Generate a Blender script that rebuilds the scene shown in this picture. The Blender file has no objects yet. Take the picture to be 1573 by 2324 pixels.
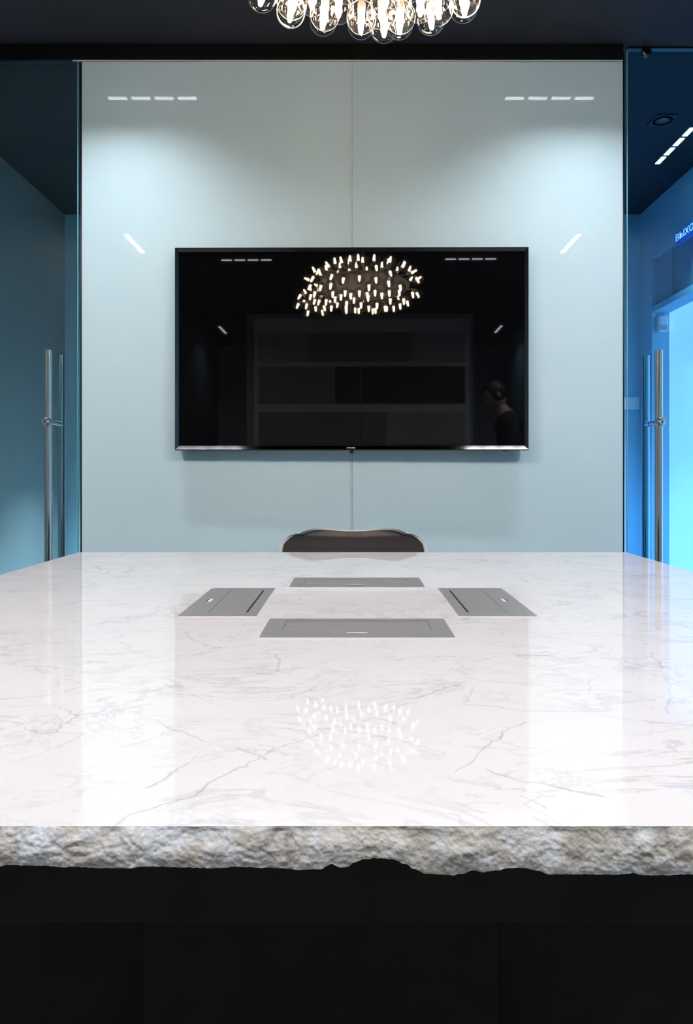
import bpy, bmesh, math, random
from mathutils import Vector, Matrix, noise
random.seed(7)
SC = bpy.context.scene
COL = SC.collection
PI = math.pi

# ------------------------------------------------------------------ camera
F = 1600.0            # focal length in pixels of the 1573 x 2324 frame
CAM_Z = 0.97
cam_d = bpy.data.cameras.new('camera')
cam_d.sensor_fit = 'VERTICAL'; cam_d.sensor_height = 36.0
cam_d.lens = F / 2324 * 36.0
cam_d.shift_x = -13.5 / 2324
cam_d.shift_y = -87.0 / 2324
cam_d.clip_start = 0.02
cam = bpy.data.objects.new('camera', cam_d); COL.objects.link(cam)
cam.location = (0, 0, CAM_Z); cam.rotation_euler = (PI / 2, 0, 0)
SC.camera = cam

# ------------------------------------------------------------------ world, exposure
w = bpy.data.worlds.new('world'); SC.world = w; w.use_nodes = True
w.node_tree.nodes['Background'].inputs[0].default_value = (0.25, 0.5, 0.9, 1)
w.node_tree.nodes['Background'].inputs[1].default_value = 0.6
vs = SC.view_settings
vs.view_transform = 'Standard'; vs.look = 'None'; vs.gamma = 1.0; vs.use_curve_mapping = False
vs.exposure = 0.33
SC.cycles.transparent_max_bounces = 24
SC.cycles.use_light_tree = False
SC.cycles.max_bounces = 7
SC.cycles.diffuse_bounces = 4
SC.cycles.glossy_bounces = 4
SC.cycles.use_adaptive_sampling = True
SC.cycles.adaptive_threshold = 0.03
SC.cycles.sample_clamp_indirect = 6.0

# main light levels (used by the lamp builders below)
WASH_W = 1.15          # one cell of the wall washing fixtures
ROOM_W = 1.0          # one cell of the other room fixtures
SIDE_W = 9.4         # one cell of the strips along the side walls
CORR_W = 1.3          # one cell of the corridor fixture
FILL_L = 14.0          # one cell of the added, unseen corridor fill strips, left
FILL_R = 9.5          # the same, right
BULB_L = 56.0        # chandelier bulb radiance
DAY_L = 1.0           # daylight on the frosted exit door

CEIL = 2.75
WALL_Y = 2.93         # face of the glass clad wall
DOOR_Y = 2.95

# ------------------------------------------------------------------ materials
def mat(name, col=(0.8, 0.8, 0.8), rough=0.5, metal=0.0, spec=0.5, coat=0.0, emit=None, es=0.0, ior=1.5):
    m = bpy.data.materials.new(name); m.use_nodes = True
    b = m.node_tree.nodes['Principled BSDF']
    b.inputs['Base Color'].default_value = (*col, 1)
    b.inputs['Roughness'].default_value = rough
    b.inputs['Metallic'].default_value = metal
    b.inputs['Specular IOR Level'].default_value = spec
    b.inputs['Coat Weight'].default_value = coat
    b.inputs['IOR'].default_value = ior
    if emit:
        b.inputs['Emission Color'].default_value = (*emit, 1)
        b.inputs['Emission Strength'].default_value = es
    return m

def nodes_of(m):
    nt = m.node_tree
    return nt, nt.nodes, nt.links, nt.nodes['Principled BSDF']

def grain(m, col_a, col_b, scale=8.0, detail=5.0, bump=0.0, stretch=(1, 1, 1), lo=0.35, hi=0.65, bdist=0.002):
    """soft noise variation between two colours, optional fine relief"""
    nt, N, L, b = nodes_of(m)
    tc = N.new('ShaderNodeTexCoord'); mp = N.new('ShaderNodeMapping')
    mp.inputs['Scale'].default_value = stretch
    L.new(tc.outputs['Object'], mp.inputs[0])
    n = N.new('ShaderNodeTexNoise'); n.inputs['Scale'].default_value = scale; n.inputs['Detail'].default_value = detail
    L.new(mp.outputs[0], n.inputs['Vector'])
    r = N.new('ShaderNodeValToRGB')
    r.color_ramp.elements[0].position = lo; r.color_ramp.elements[0].color = (*col_a, 1)
    r.color_ramp.elements[1].position = hi; r.color_ramp.elements[1].color = (*col_b, 1)
    L.new(n.outputs['Fac'], r.inputs[0]); L.new(r.outputs[0], b.inputs['Base Color'])
    if bump:
        bp = N.new('ShaderNodeBump'); bp.inputs['Strength'].default_value = bump; bp.inputs['Distance'].default_value = bdist
        L.new(n.outputs['Fac'], bp.inputs['Height']); L.new(bp.outputs[0], b.inputs['Normal'])
    return m

def clear_glass(name, tint, ior=1.5, rough=0.0, gloss=(1, 1, 1)):
    m = bpy.data.materials.new(name); m.use_nodes = True
    nt = m.node_tree; N = nt.nodes; L = nt.links; N.clear()
    out = N.new('ShaderNodeOutputMaterial'); mix = N.new('ShaderNodeMixShader')
    tr = N.new('ShaderNodeBsdfTransparent'); tr.inputs[0].default_value = (*tint, 1)
    gl = N.new('ShaderNodeBsdfGlossy'); gl.inputs['Roughness'].default_value = rough; gl.inputs[0].default_value = (*gloss, 1)
    fr = N.new('ShaderNodeFresnel'); fr.inputs[0].default_value = ior
    geo = N.new('ShaderNodeNewGeometry')
    # the same surface reflectance seen from inside or outside
    inv = N.new('ShaderNodeMix'); inv.data_type = 'FLOAT'
    inv.inputs[2].default_value = ior; inv.inputs[3].default_value = ior
    L.new(geo.outputs['Backfacing'], inv.inputs[0])
    lw = N.new('ShaderNodeLayerWeight'); lw.inputs[0].default_value = 0.5
    # Schlick from the facing term: r0 + (1-r0) * facing^5
    r0 = ((ior - 1) / (ior + 1)) ** 2
    pw = N.new('ShaderNodeMath'); pw.operation = 'POWER'; pw.inputs[1].default_value = 5.0
    L.new(lw.outputs['Facing'], pw.inputs[0])
    ma = N.new('ShaderNodeMath'); ma.operation = 'MULTIPLY_ADD'; ma.inputs[1].default_value = 1 - r0; ma.inputs[2].default_value = r0
    L.new(pw.outputs[0], ma.inputs[0])
    N.remove(fr); N.remove(inv); N.remove(geo)
    L.new(ma.outputs[0], mix.inputs[0]); L.new(tr.outputs[0], mix.inputs[1]); L.new(gl.outputs[0], mix.inputs[2])
    L.new(mix.outputs[0], out.inputs[0])
    return m

def emitter(name, col, s):
    m = bpy.data.materials.new(name); m.use_nodes = True
    N = m.node_tree.nodes; L = m.node_tree.links; N.clear()
    o = N.new('ShaderNodeOutputMaterial'); e = N.new('ShaderNodeEmission')
    e.inputs[0].default_value = (*col, 1); e.inputs[1].default_value = s
    L.new(e.outputs[0], o.inputs[0])
    return m

M = {}
M['ceiling'] = grain(mat('ceiling_paint', rough=0.75, spec=0.2), (0.030, 0.032, 0.040), (0.036, 0.038, 0.047), 3.0)
M['wall_white'] = grain(mat('wall_paint', rough=0.8, spec=0.2), (0.60, 0.62, 0.63), (0.66, 0.68, 0.69), 2.5)
M['wall_corr'] = grain(mat('corridor_paint_bluelit', rough=0.7, spec=0.25), (0.26, 0.51, 0.66), (0.29, 0.55, 0.70), 2.0)  # blue of the corridor's daylight mixed into the wall colour
M['wall_left'] = grain(mat('left_corridor_paint_dimmed', rough=0.7, spec=0.25), (0.165, 0.225, 0.255), (0.185, 0.245, 0.275), 2.0)  # darkened copy, so the left wall looks dimly lit
M['floor'] = grain(mat('floor_tile', rough=0.45), (0.085, 0.085, 0.085), (0.11, 0.11, 0.108), 4.0)
M['panel'] = grain(mat('painted_glass', rough=0.012, ior=1.5), (0.66, 0.855, 0.93), (0.69, 0.88, 0.95), 1.6, 6.0, lo=0.3, hi=0.7)
M['profile'] = mat('pale_joint_profile', (0.85, 0.88, 0.9), 0.35)
M['black'] = mat('black_lacquer', (0.006, 0.006, 0.006), 0.25)
M['black_matt'] = mat('black_matt', (0.008, 0.008, 0.008), 0.6)
M['lip_glint'] = mat('pale_glint', (0.75, 0.68, 0.66), 0.35)
M['glass_l'] = clear_glass('door_glass_green', (0.80, 0.925, 0.95))
M['glass_r'] = clear_glass('door_glass_blue', (0.56, 0.865, 0.98))
M['glass_edge'] = mat('glass_cut_edge', (0.22, 0.70, 0.82), 0.2, coat=0.6)
M['steel'] = mat('brushed_steel', (0.80, 0.79, 0.78), 0.18, 1.0)
nt, N, L, b = nodes_of(M['steel'])
b.inputs['Anisotropic'].default_value = 0.6
M['steel_dark'] = mat('dark_steel', (0.10, 0.10, 0.11), 0.3, 1.0)
M['screen'] = mat('tv_screen', (0.0025, 0.0025, 0.003), 0.02, ior=1.5)
M['bezel'] = mat('tv_bezel', (0.16, 0.15, 0.16), 0.16, 1.0)
M['bezel_low'] = grain(mat('tv_bezel_low', rough=0.07, metal=1.0), (0.028, 0.027, 0.028), (0.036, 0.034, 0.036), 300.0, stretch=(1, 1, 4))
M['plastic_black'] = mat('black_plastic', (0.012, 0.012, 0.013), 0.4)
M['white_print'] = mat('white_print', (0.9, 0.9, 0.9), 0.4, emit=(1, 0.95, 0.9), es=0.0)
M['box_steel'] = grain(mat('box_anodised', rough=0.36, metal=0.55), (0.40, 0.385, 0.39), (0.45, 0.435, 0.44), 120.0, 3.0, stretch=(1, 8, 1))
M['box_highlight'] = mat('box_edge_highlight', (0.88, 0.86, 0.84), 0.35, 0.2)  # pale colour standing for highlights along the rim and on the notch
M['void'] = mat('slot_void', (0.003, 0.003, 0.003), 0.7)
M['leather'] = grain(mat('dark_leather', rough=0.45, spec=0.5), (0.040, 0.032, 0.031), (0.055, 0.045, 0.042), 220.0, 4.0, bump=0.1, bdist=0.0004)
M['shell'] = mat('white_shell', (0.90, 0.91, 0.92), 0.2, coat=0.3)
M['chrome'] = mat('chrome', (0.8, 0.8, 0.8), 0.08, 1.0)
M['base'] = grain(mat('dark_base', rough=0.55, spec=0.3), (0.021, 0.0192, 0.0155), (0.031, 0.029, 0.0245), 14.0, 6.0, bump=0.1)
M['globe'] = clear_glass('globe_glass', (0.97, 0.96, 0.95), 1.45)
M['bulb'] = emitter('bulb_glow', (1.0, 0.74, 0.50), BULB_L)
M['socket'] = mat('socket_metal', (0.75, 0.70, 0.66), 0.3, 0.8)
M['haze_core'] = mat('lamp_haze_white', (0.85, 0.80, 0.76), 0.5)
M['cell'] = emitter('led_cell', (0.86, 0.92, 1.0), 9.0)
M['housing'] = mat('lamp_housing', (0.02, 0.022, 0.028), 0.5)
M['lens_off'] = mat('downlight_lens', (0.05, 0.08, 0.10), 0.15, coat=0.5)
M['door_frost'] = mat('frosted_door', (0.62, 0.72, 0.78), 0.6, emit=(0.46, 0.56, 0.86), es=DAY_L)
M['transom'] = mat('transom_panel', (0.18, 0.32, 0.44), 0.2)
M['sign_blue'] = mat('sign_blue', (0.01, 0.06, 0.32), 0.3, emit=(0.01, 0.07, 0.40), es=0.5)
M['sign_text'] = mat('sign_letters', (0.8, 0.9, 1.0), 0.3, emit=(0.62, 0.76, 1.0), es=0.75)
M['sensor'] = mat('sensor_white', (0.8, 0.82, 0.84), 0.45)
M['red_led'] = mat('red_led', (0.5, 0.02, 0.03), 0.3, emit=(1, 0.05, 0.08), es=0.4)
M['cab_body'] = grain(mat('cabinet_body', rough=0.5), (0.66, 0.65, 0.65), (0.72, 0.71, 0.71), 3.0)
M['cab_a'] = mat('cabinet_pale', (0.46, 0.45, 0.46), 0.4)
M['cab_b'] = mat('cabinet_plum', (0.30, 0.23, 0.23), 0.4)
M['cab_c'] = mat('cabinet_black', (0.02, 0.018, 0.018), 0.4)
M['skin'] = mat('skin', (0.45, 0.27, 0.20), 0.5)
M['hair'] = mat('hair', (0.015, 0.012, 0.010), 0.5)
M['shirt'] = grain(mat('navy_shirt', rough=0.8), (0.010, 0.012, 0.022), (0.016, 0.018, 0.030), 60.0)
M['trousers'] = grain(mat('dark_trousers', rough=0.85), (0.014, 0.014, 0.016), (0.02, 0.02, 0.022), 60.0)
M['shoe'] = mat('black_shoe', (0.01, 0.01, 0.01), 0.35)

# ------------------------------------------------------------------ mesh helpers
class MB:
    def __init__(s): s.bm = bmesh.new()
    def box(s, x0, x1, y0, y1, z0, z1, bev=0.0, seg=2):
        r = bmesh.ops.create_cube(s.bm, size=1.0)
        vs_ = r['verts']
        bmesh.ops.scale(s.bm, vec=(x1 - x0, y1 - y0, z1 - z0), verts=vs_)
        bmesh.ops.translate(s.bm, vec=((x0 + x1) / 2, (y0 + y1) / 2, (z0 + z1) / 2), verts=vs_)
        if bev > 0:
            ed = list({e for v in vs_ for e in v.link_edges})
            bmesh.ops.bevel(s.bm, geom=ed, offset=bev, segments=seg, affect='EDGES', profile=0.5)
        return s
    def cyl(s, a, b_, r0, r1=None, n=24, caps=True):
        a = Vector(a); b_ = Vector(b_); r1 = r0 if r1 is None else r1
        d = b_ - a; q = d.to_track_quat('Z', 'Y').to_matrix().to_4x4()
        mtx = Matrix.Translation((a + b_) / 2) @ q
        bmesh.ops.create_cone(s.bm, cap_ends=caps, segments=n, radius1=r0, radius2=r1, depth=d.length, matrix=mtx)
        return s
    def tube(s, pts, r, n=12):
        pts = [Vector(p) for p in pts]; rings = []
        up = Vector((0, 0, 1))
        for i, p in enumerate(pts):
            t = (pts[min(i + 1, len(pts) - 1)] - pts[max(i - 1, 0)]).normalized()
            u = t.cross(up)
            if u.length < 1e-4: u = t.cross(Vector((0, 1, 0)))
            u.normalize(); v = t.cross(u).normalized()
            rings.append([s.bm.verts.new(p + u * (r * math.cos(2 * PI * k / n)) + v * (r * math.sin(2 * PI * k / n))) for k in range(n)])
        for i in range(len(rings) - 1):
            for k in range(n):
                s.bm.faces.new((rings[i][k], rings[i][(k + 1) % n], rings[i + 1][(k + 1) % n], rings[i + 1][k]))
        s.bm.faces.new(rings[0]); s.bm.faces.new(rings[-1])
        return s
    def lathe(s, prof, n=32, c=(0, 0, 0)):
        """profile of (radius, z)"""
        rings = []
        for r, z in prof:
            if r < 1e-6: rings.append([s.bm.verts.new((c[0], c[1], c[2] + z))])
            else: rings.append([s.bm.verts.new((c[0] + r * math.cos(2 * PI * k / n), c[1] + r * math.sin(2 * PI * k / n), c[2] + z)) for k in range(n)])
        for a, b_ in zip(rings, rings[1:]):
            for k in range(n):
                q = [a[k % len(a)], a[(k + 1) % len(a)], b_[(k + 1) % len(b_)], b_[k % len(b_)]]
                u = []
                for v in q:
                    if v not in u: u.append(v)
                if len(u) > 2: s.bm.faces.new(u)
        return s
    def ball(s, c, rx, ry=None, rz=None, sub=3):
        r = bmesh.ops.create_icosphere(s.bm, subdivisions=sub, radius=1.0)
        bmesh.ops.scale(s.bm, vec=(rx, ry or rx, rz or rx), verts=r['verts'])
        bmesh.ops.translate(s.bm, vec=c, verts=r['verts'])
        return s
    def grid(s, rows):
        R = [[s.bm.verts.new(p) for p in row] for row in rows]
        for a, b_ in zip(R, R[1:]):
            for i in range(len(a) - 1):
                s.bm.faces.new((a[i], a[i + 1], b_[i + 1], b_[i]))
        return R
    def poly(s, pts):
        s.bm.faces.new([s.bm.verts.new(p) for p in pts]); return s
    def mesh(s, name, smooth=False, angle=None):
        bmesh.ops.recalc_face_normals(s.bm, faces=s.bm.faces[:])
        me = bpy.data.meshes.new(name); s.bm.to_mesh(me); s.bm.free()
        if smooth:
            me.polygons.foreach_set('use_smooth', [True] * len(me.polygons))
            if angle: me.set_sharp_from_angle(angle=math.radians(angle))
        return me
    def build(s, name, m, parent=None, smooth=False, angle=35, loc=None):
        o = bpy.data.objects.new(name, s.mesh(name, smooth, angle)); COL.objects.link(o)
        for mm in (m if isinstance(m, (list, tuple)) else [m]): o.data.materials.append(mm)
        if parent: o.parent = parent
        if loc: o.location = loc
        return o

def tag(o, label=None, cat=None, group=None, kind=None):
    if label: o['label'] = label
    if cat: o['category'] = cat
    if group: o['group'] = group
    if kind: o['kind'] = kind
    return o

def empty(name, loc=(0, 0, 0), rz=0.0):
    e = bpy.data.objects.new(name, None); COL.objects.link(e)
    e.location = loc; e.rotation_euler = (0, 0, rz); e.empty_display_size = 0.1
    return e

def copy_tree(o, parent=None):
    c = o.copy(); COL.objects.link(c); c.parent = parent
    for ch in list(o.children): copy_tree(ch, c)
    return c

def light_obj(name, typ, loc, rot, power, col, parent=None, **kw):
    ld = bpy.data.lights.new(name, typ); ld.energy = power; ld.color = col
    for k, v in kw.items(): setattr(ld, k, v)
    o = bpy.data.objects.new(name, ld); COL.objects.link(o); o.location = loc; o.rotation_euler = rot
    if parent: o.parent = parent
    return o

def text_mesh(body, size, extrude=0.0008):
    cu = bpy.data.curves.new('lettering', 'FONT'); cu.body = body; cu.size = size
    cu.extrude = extrude; cu.align_x = 'LEFT'; cu.align_y = 'BOTTOM'; cu.resolution_u = 3
    t = bpy.data.objects.new('lettering_tmp', cu); COL.objects.link(t)
    dg = bpy.context.evaluated_depsgraph_get()
    me = bpy.data.meshes.new_from_object(t.evaluated_get(dg))
    bpy.data.objects.remove(t); bpy.data.curves.remove(cu)
    me.materials.clear()
    return me

# ================================================================== SETTING
XW = 1.975           # half width of room and corridor
YB = -2.1            # partition behind the camera
YE = -4.0            # end of the space behind it
YF = 4.84            # far corridor wall
tag(MB().box(-XW - 0.3, XW + 0.3, YE - 0.2, YF + 0.2, -0.1, 0).build('floor', M['floor']), 'grey tiled floor of meeting room and corridor', kind='structure')
tag(MB().box(-XW - 0.3, XW + 0.3, YE - 0.2, YF + 0.2, CEIL, CEIL + 0.1).build('ceiling', M['ceiling']), 'dark navy painted ceiling', kind='structure')
tag(MB().box(-1.26, 1.26, YB - 0.15, YB, 0, CEIL).build('wall_back', M['wall_white']), 'white partition behind the camera', kind='structure')
tag(MB().box(-XW - 0.15, XW + 0.15, YE - 0.15, YE, 0, CEIL).build('wall_end', M['wall_white']), 'white end wall far behind the camera', kind='structure')
tag(MB().box(-XW, XW, YB - 0.08, YB - 0.001, 2.66, CEIL).build('trim_2', M['black']), 'black header across the partition behind the camera', kind='structure')
tag(MB().box(-XW - 0.15, -XW, YE, YF, 0, CEIL).build('wall_left', M['wall_left']), 'pale wall, darkened as if in shade, seen through the left glass door', kind='structure')
tag(MB().box(-XW - 0.15, XW + 0.3, YF, YF + 0.15, 0, CEIL).build('wall_corridor', M['wall_corr']), 'far corridor wall behind the glass doors', kind='structure')
tag(MB().box(-0.06, 0.06, WALL_Y + 0.101, YF, 0, CEIL).build('light_blocker', M['wall_left']), 'added unseen wall blocking light behind the glass clad partition', kind='structure')  # added out of view to keep the exit door's light off the left wall
wr = MB()
wr.box(XW, XW + 0.25, YE, 2.70, 0, CEIL)                 # nearer part
wr.box(XW, XW + 0.25, 2.70, 4.65, 2.39, CEIL)            # above the transom
wr.box(XW, XW + 0.25, 4.65, YF, 0, CEIL)                 # far pier
tag(wr.build('wall_right', M['wall_corr']), 'pale wall coloured as blue-lit with exit doorway seen through the right glass door', kind='structure')

# exit doorway in the right wall: frosted door leaves, transom panels, head
dr = empty('door_3', (0, 0, 0)); tag(dr, 'frosted exit doorway below the blue exit sign', kind='structure')
MB().box(XW, XW + 0.16, 2.70, 4.65, 2.03, 2.07, 0.002).build('door_head', M['wall_corr'], dr)
for y0, y1 in ((2.70, 3.68), (3.685, 4.65)):
    MB().box(2.09, 2.12, y0, y1, 0, 2.03).build('door_leaf', M['door_frost'], dr)
ys = [2.70, 3.1, 3.5, 3.80, 4.02, 4.18, 4.42, 4.65]
for i, (a, b_) in enumerate(zip(ys, ys[1:])):
    d_ = (0.03, 0.045)[i % 2]
    MB().box(XW + d_, XW + d_ + 0.02, a + 0.002, b_ - 0.002, 2.07, 2.39).build('transom_panel', M['transom'], dr)

# wall clad with two painted glass sheets
wf = MB().box(-1.115, 1.115, WALL_Y + 0.012, WALL_Y + 0.10, 0, CEIL).build('wall_front', M['wall_white'])
tag(wf, 'partition wall clad in pale mint glossy glass behind the television', kind='structure')
for x0, x1 in ((-1.125, -0.0065), (0.0005, 1.124)):
    MB().box(x0, x1, WALL_Y, WALL_Y + 0.010, 0.02, 2.715, 0.0008, 1).build('glass_panel', M['panel'], wf)
MB().box(-0.0052, -0.0008, WALL_Y + 0.0012, WALL_Y + 0.011, 0.02, 2.715).build('joint_profile', M['profile'], wf)
for x in (-1.1285, 1.1275):
    MB().box(x - 0.003, x + 0.003, WALL_Y + 0.001, WALL_Y + 0.10, 0.0, 2.72).build('end_profile', M['black'], wf)

# dark header that hides the sliding track
hd = MB().box(-XW, 1.121, WALL_Y - 0.014, WALL_Y - 0.001, 2.681, CEIL, 0.001).build('trim_1', M['black'])
tag(hd, 'black lacquered header above the glass wall', kind='structure')
MB().box(-1.160, 1.119, WALL_Y - 0.0138, WALL_Y - 0.006, 2.6795, 2.6815).build('lip_glint', M['lip_glint'], hd)  # pale strip painted as the specular line under the header

def make_handle(parent, x, side):
    """ladder handle: a bar on each face of the glass joined through it"""
    h = MB().cyl((x, DOOR_Y - 0.065, 0.45), (x, DOOR_Y - 0.065, 1.475), 0.016, n=40).build('handle', M['steel'], parent, True)
    MB().cyl((x, DOOR_Y + 0.065, 0.45), (x, DOOR_Y + 0.065, 1.475), 0.016, n=40).build('rear_bar', M['steel'], h, True)
    for z in (1.18, 0.52):
        MB().cyl((x, DOOR_Y - 0.05, z), (x, DOOR_Y - 0.0055, z), 0.0125, n=28).cyl((x, DOOR_Y - 0.014, z), (x, DOOR_Y - 0.0055, z), 0.015, n=28) \
            .build('standoff', M['chrome'], h, True)
        MB().cyl((x, DOOR_Y + 0.0055, z), (x, DOOR_Y + 0.05, z), 0.0125, n=28).build('standoff', M['chrome'], h, True)
    yl = DOOR_Y - 0.065
    lk = MB().lathe([(0, 0.034), (0.011, 0.034), (0.0135, 0.032), (0.0135, 0.029), (0.0185, 0.028), (0.0195, 0.026), (0.0195, 0.012), (0.016, 0.004), (0.0, 0.004)], 36)
    o = lk.build('lock_cylinder', M['chrome'], h, True, loc=(x, yl, 1.18)); o.rotation_euler = (PI / 2, 0, 0)
    MB().box(x - 0.0016, x + 0.0016, yl - 0.0352, yl - 0.0335, 1.174, 1.186).build('keyhole', M['void'], h)
    return h

def glass_door(name, x0, x1, z1, gm, label):
    d = MB().box(x0, x1, DOOR_Y - 0.005, DOOR_Y + 0.005, 0.012, z1, 0.003, 1)
    o = d.build(name, [gm, M['glass_edge']])
    for p in o.data.polygons:
        p.material_index = 0 if abs(p.normal.y) > 0.9 else 1
    tag(o, label, kind='structure')
    return o
gl = glass_door('door_1', -1.94, -1.1465, 2.70, M['glass_l'], 'left frameless glass door with tall steel bar handle')
make_handle(gl, -1.2445, -1)
gr = glass_door('door_2', 1.147, 1.96, 2.745, M['glass_r'], 'right frameless blue-tinted glass door with tall steel bar handle')
make_handle(gr, 1.2535, 1)
# thin top rail and round fitting of the right hand door
MB().box(1.150, XW, DOOR_Y - 0.012, DOOR_Y + 0.012, 2.7425, 2.7495).build('top_rail', M['steel_dark'], gr)
MB().lathe([(0, -0.016), (0.015, -0.016), (0.0205, -0.011), (0.0215, 0.0)], 36).build('round_fitting', M['steel_dark'], gr, True, loc=(1.226, DOOR_Y - 0.005, 2.7275)).rotation_euler = (-PI / 2, 0, 0)
# pale plate on the far corridor wall
pl = MB().box(1.84, 1.968, YF - 0.012, YF - 0.001, 1.41, 1.495, 0.003).build('wall_plate', M['sensor'])
tag(pl, 'small pale plate on the corridor wall behind the right door handle', 'wall plate')

# ================================================================== CEILING LIGHTS
def linear_light(cx, cy, along, power, label, spread=118, col=(0.90, 0.95, 1.0)):
    """recessed strip of four LED cells"""
    e = empty('linear_ceiling_light', (cx, cy, CEIL), 0 if along == 'x' else PI / 2)
    tag(e, label, 'ceiling light', 'recessed four-cell linear ceiling lights')
    MB().box(-0.222, 0.222, -0.024, 0.024, -0.004, 0.0, 0.001).build('housing', M['housing'], e)
    for k in range(4):
        x = -0.165 + k * 0.11
        MB().box(x - 0.044, x + 0.044, -0.013, 0.013, -0.006, -0.0035, 0.002).build('led_cell', M['cell'], e)
        light_obj('cell_light', 'AREA', (x, 0, -0.009), (0, 0, 0), power, col, e,
                  shape='RECTANGLE', size=0.088, size_y=0.026, spread=math.radians(spread))
    return e
linear_light(-0.946, 2.525, 'x', WASH_W, 'ceiling light strip mirrored at the upper left of the glass wall', 104)
linear_light(0.932, 2.525, 'x', WASH_W, 'ceiling light strip mirrored at the upper right of the glass wall', 104)
linear_light(-0.93, -0.1, 'x', ROOM_W, 'ceiling light strip mirrored at the upper left of the television screen')
linear_light(0.93, -0.1, 'x', ROOM_W, 'ceiling light strip mirrored at the upper right of the television screen')
linear_light(-1.68, 0.42, 'y', SIDE_W, 'slanting light strip mirrored left of the television in the glass wall', 162, (0.96, 0.97, 1.0))
linear_light(1.68, 0.42, 'y', SIDE_W, 'slanting light strip mirrored right of the television in the glass wall', 162, (0.96, 0.97, 1.0))
linear_light(-1.70, -2.95, 'y', ROOM_W * 0.5, 'small slanting light strip mirrored at the left of the television screen')
linear_light(1.70, -2.95, 'y', ROOM_W * 0.5, 'small slanting light strip mirrored at the right of the television screen')
linear_light(1.747, 3.83, 'y', CORR_W, 'bright four-cell light strip in the corridor ceiling behind the right door', 70)

def downlight(cx, cy, label):
    e = empty('square_downlight', (cx, cy, CEIL)); tag(e, label, 'downlight', None)
    MB().box(-0.055, 0.055, -0.055, 0.055, -0.006, 0.0, 0.001).build('frame', M['housing'], e)
    MB().lathe([(0.047, -0.0075), (0.047, -0.006), (0.036, -0.006), (0.036, -0.0075)], 40).build('ring', M['black'], e, True)
    MB().lathe([(0.0, -0.010), (0.012, -0.0095), (0.022, -0.0075), (0.024, -0.006), (0, -0.006)], 32).build('lens', M['lens_off'], e, True)
downlight(1.56, 3.545, 'square unlit downlight in the corridor ceiling behind the right door')
for cy, where in ((3.4, 'nearer'), (4.3, 'farther')):  # strips added out of view to brighten the corridors, bluish on the right
    linear_light(-1.15, cy, 'y', FILL_L, 'added unseen fill light strip behind the left half of the glass wall, ' + where + ' one', 48, (0.90, 0.95, 1.0))
    linear_light(1.15, cy, 'y', FILL_R, 'added unseen fill light strip behind the right half of the glass wall, ' + where + ' one', 60, (0.42, 0.56, 1.0))

# ================================================================== EXIT SIGN, SENSOR
sg = empty('exit_sign', (XW - 0.03, 4.256, 2.345)); tag(sg, 'blue illuminated exit sign with white Cyrillic letters in the corridor', 'exit sign')
MB().box(0, 0.029, -0.33, 0, 0, 0.072, 0.003).build('sign_body', M['sign_blue'], sg)
tm = text_mesh('ВЫХОД', 0.066)
to = bpy.data.objects.new('lettering', tm); COL.objects.link(to); tm.materials.append(M['sign_text'])
xs = [v.co.x for v in tm.vertices]; ysv = [v.co.y for v in tm.vertices]
sx = 0.285 / (max(xs) - min(xs)); sy = 0.049 / (max(ysv) - min(ysv))
for v in tm.vertices: v.co.x = (v.co.x - min(xs)) * sx; v.co.y = (v.co.y - min(ysv)) * sy
to.parent = sg
to.matrix_local = Matrix(((0, 0, -1, -0.0008), (-1, 0, 0, -0.018), (0, 1, 0, 0.011), (0, 0, 0, 1)))
ss = empty('motion_sensor', (2.03, 4.65, 1.93)); tag(ss, 'small white motion sensor under the doorway head in the corridor', 'sensor')
MB().box(-0.030, 0.034, -0.05, -0.001, -0.03, 0.075, 0.012, 3).build('body', M['sensor'], ss, True)
MB().box(-0.022, 0.026, -0.053, -0.049, -0.022, 0.012, 0.002).build('lens', M['cab_a'], ss)

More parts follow.
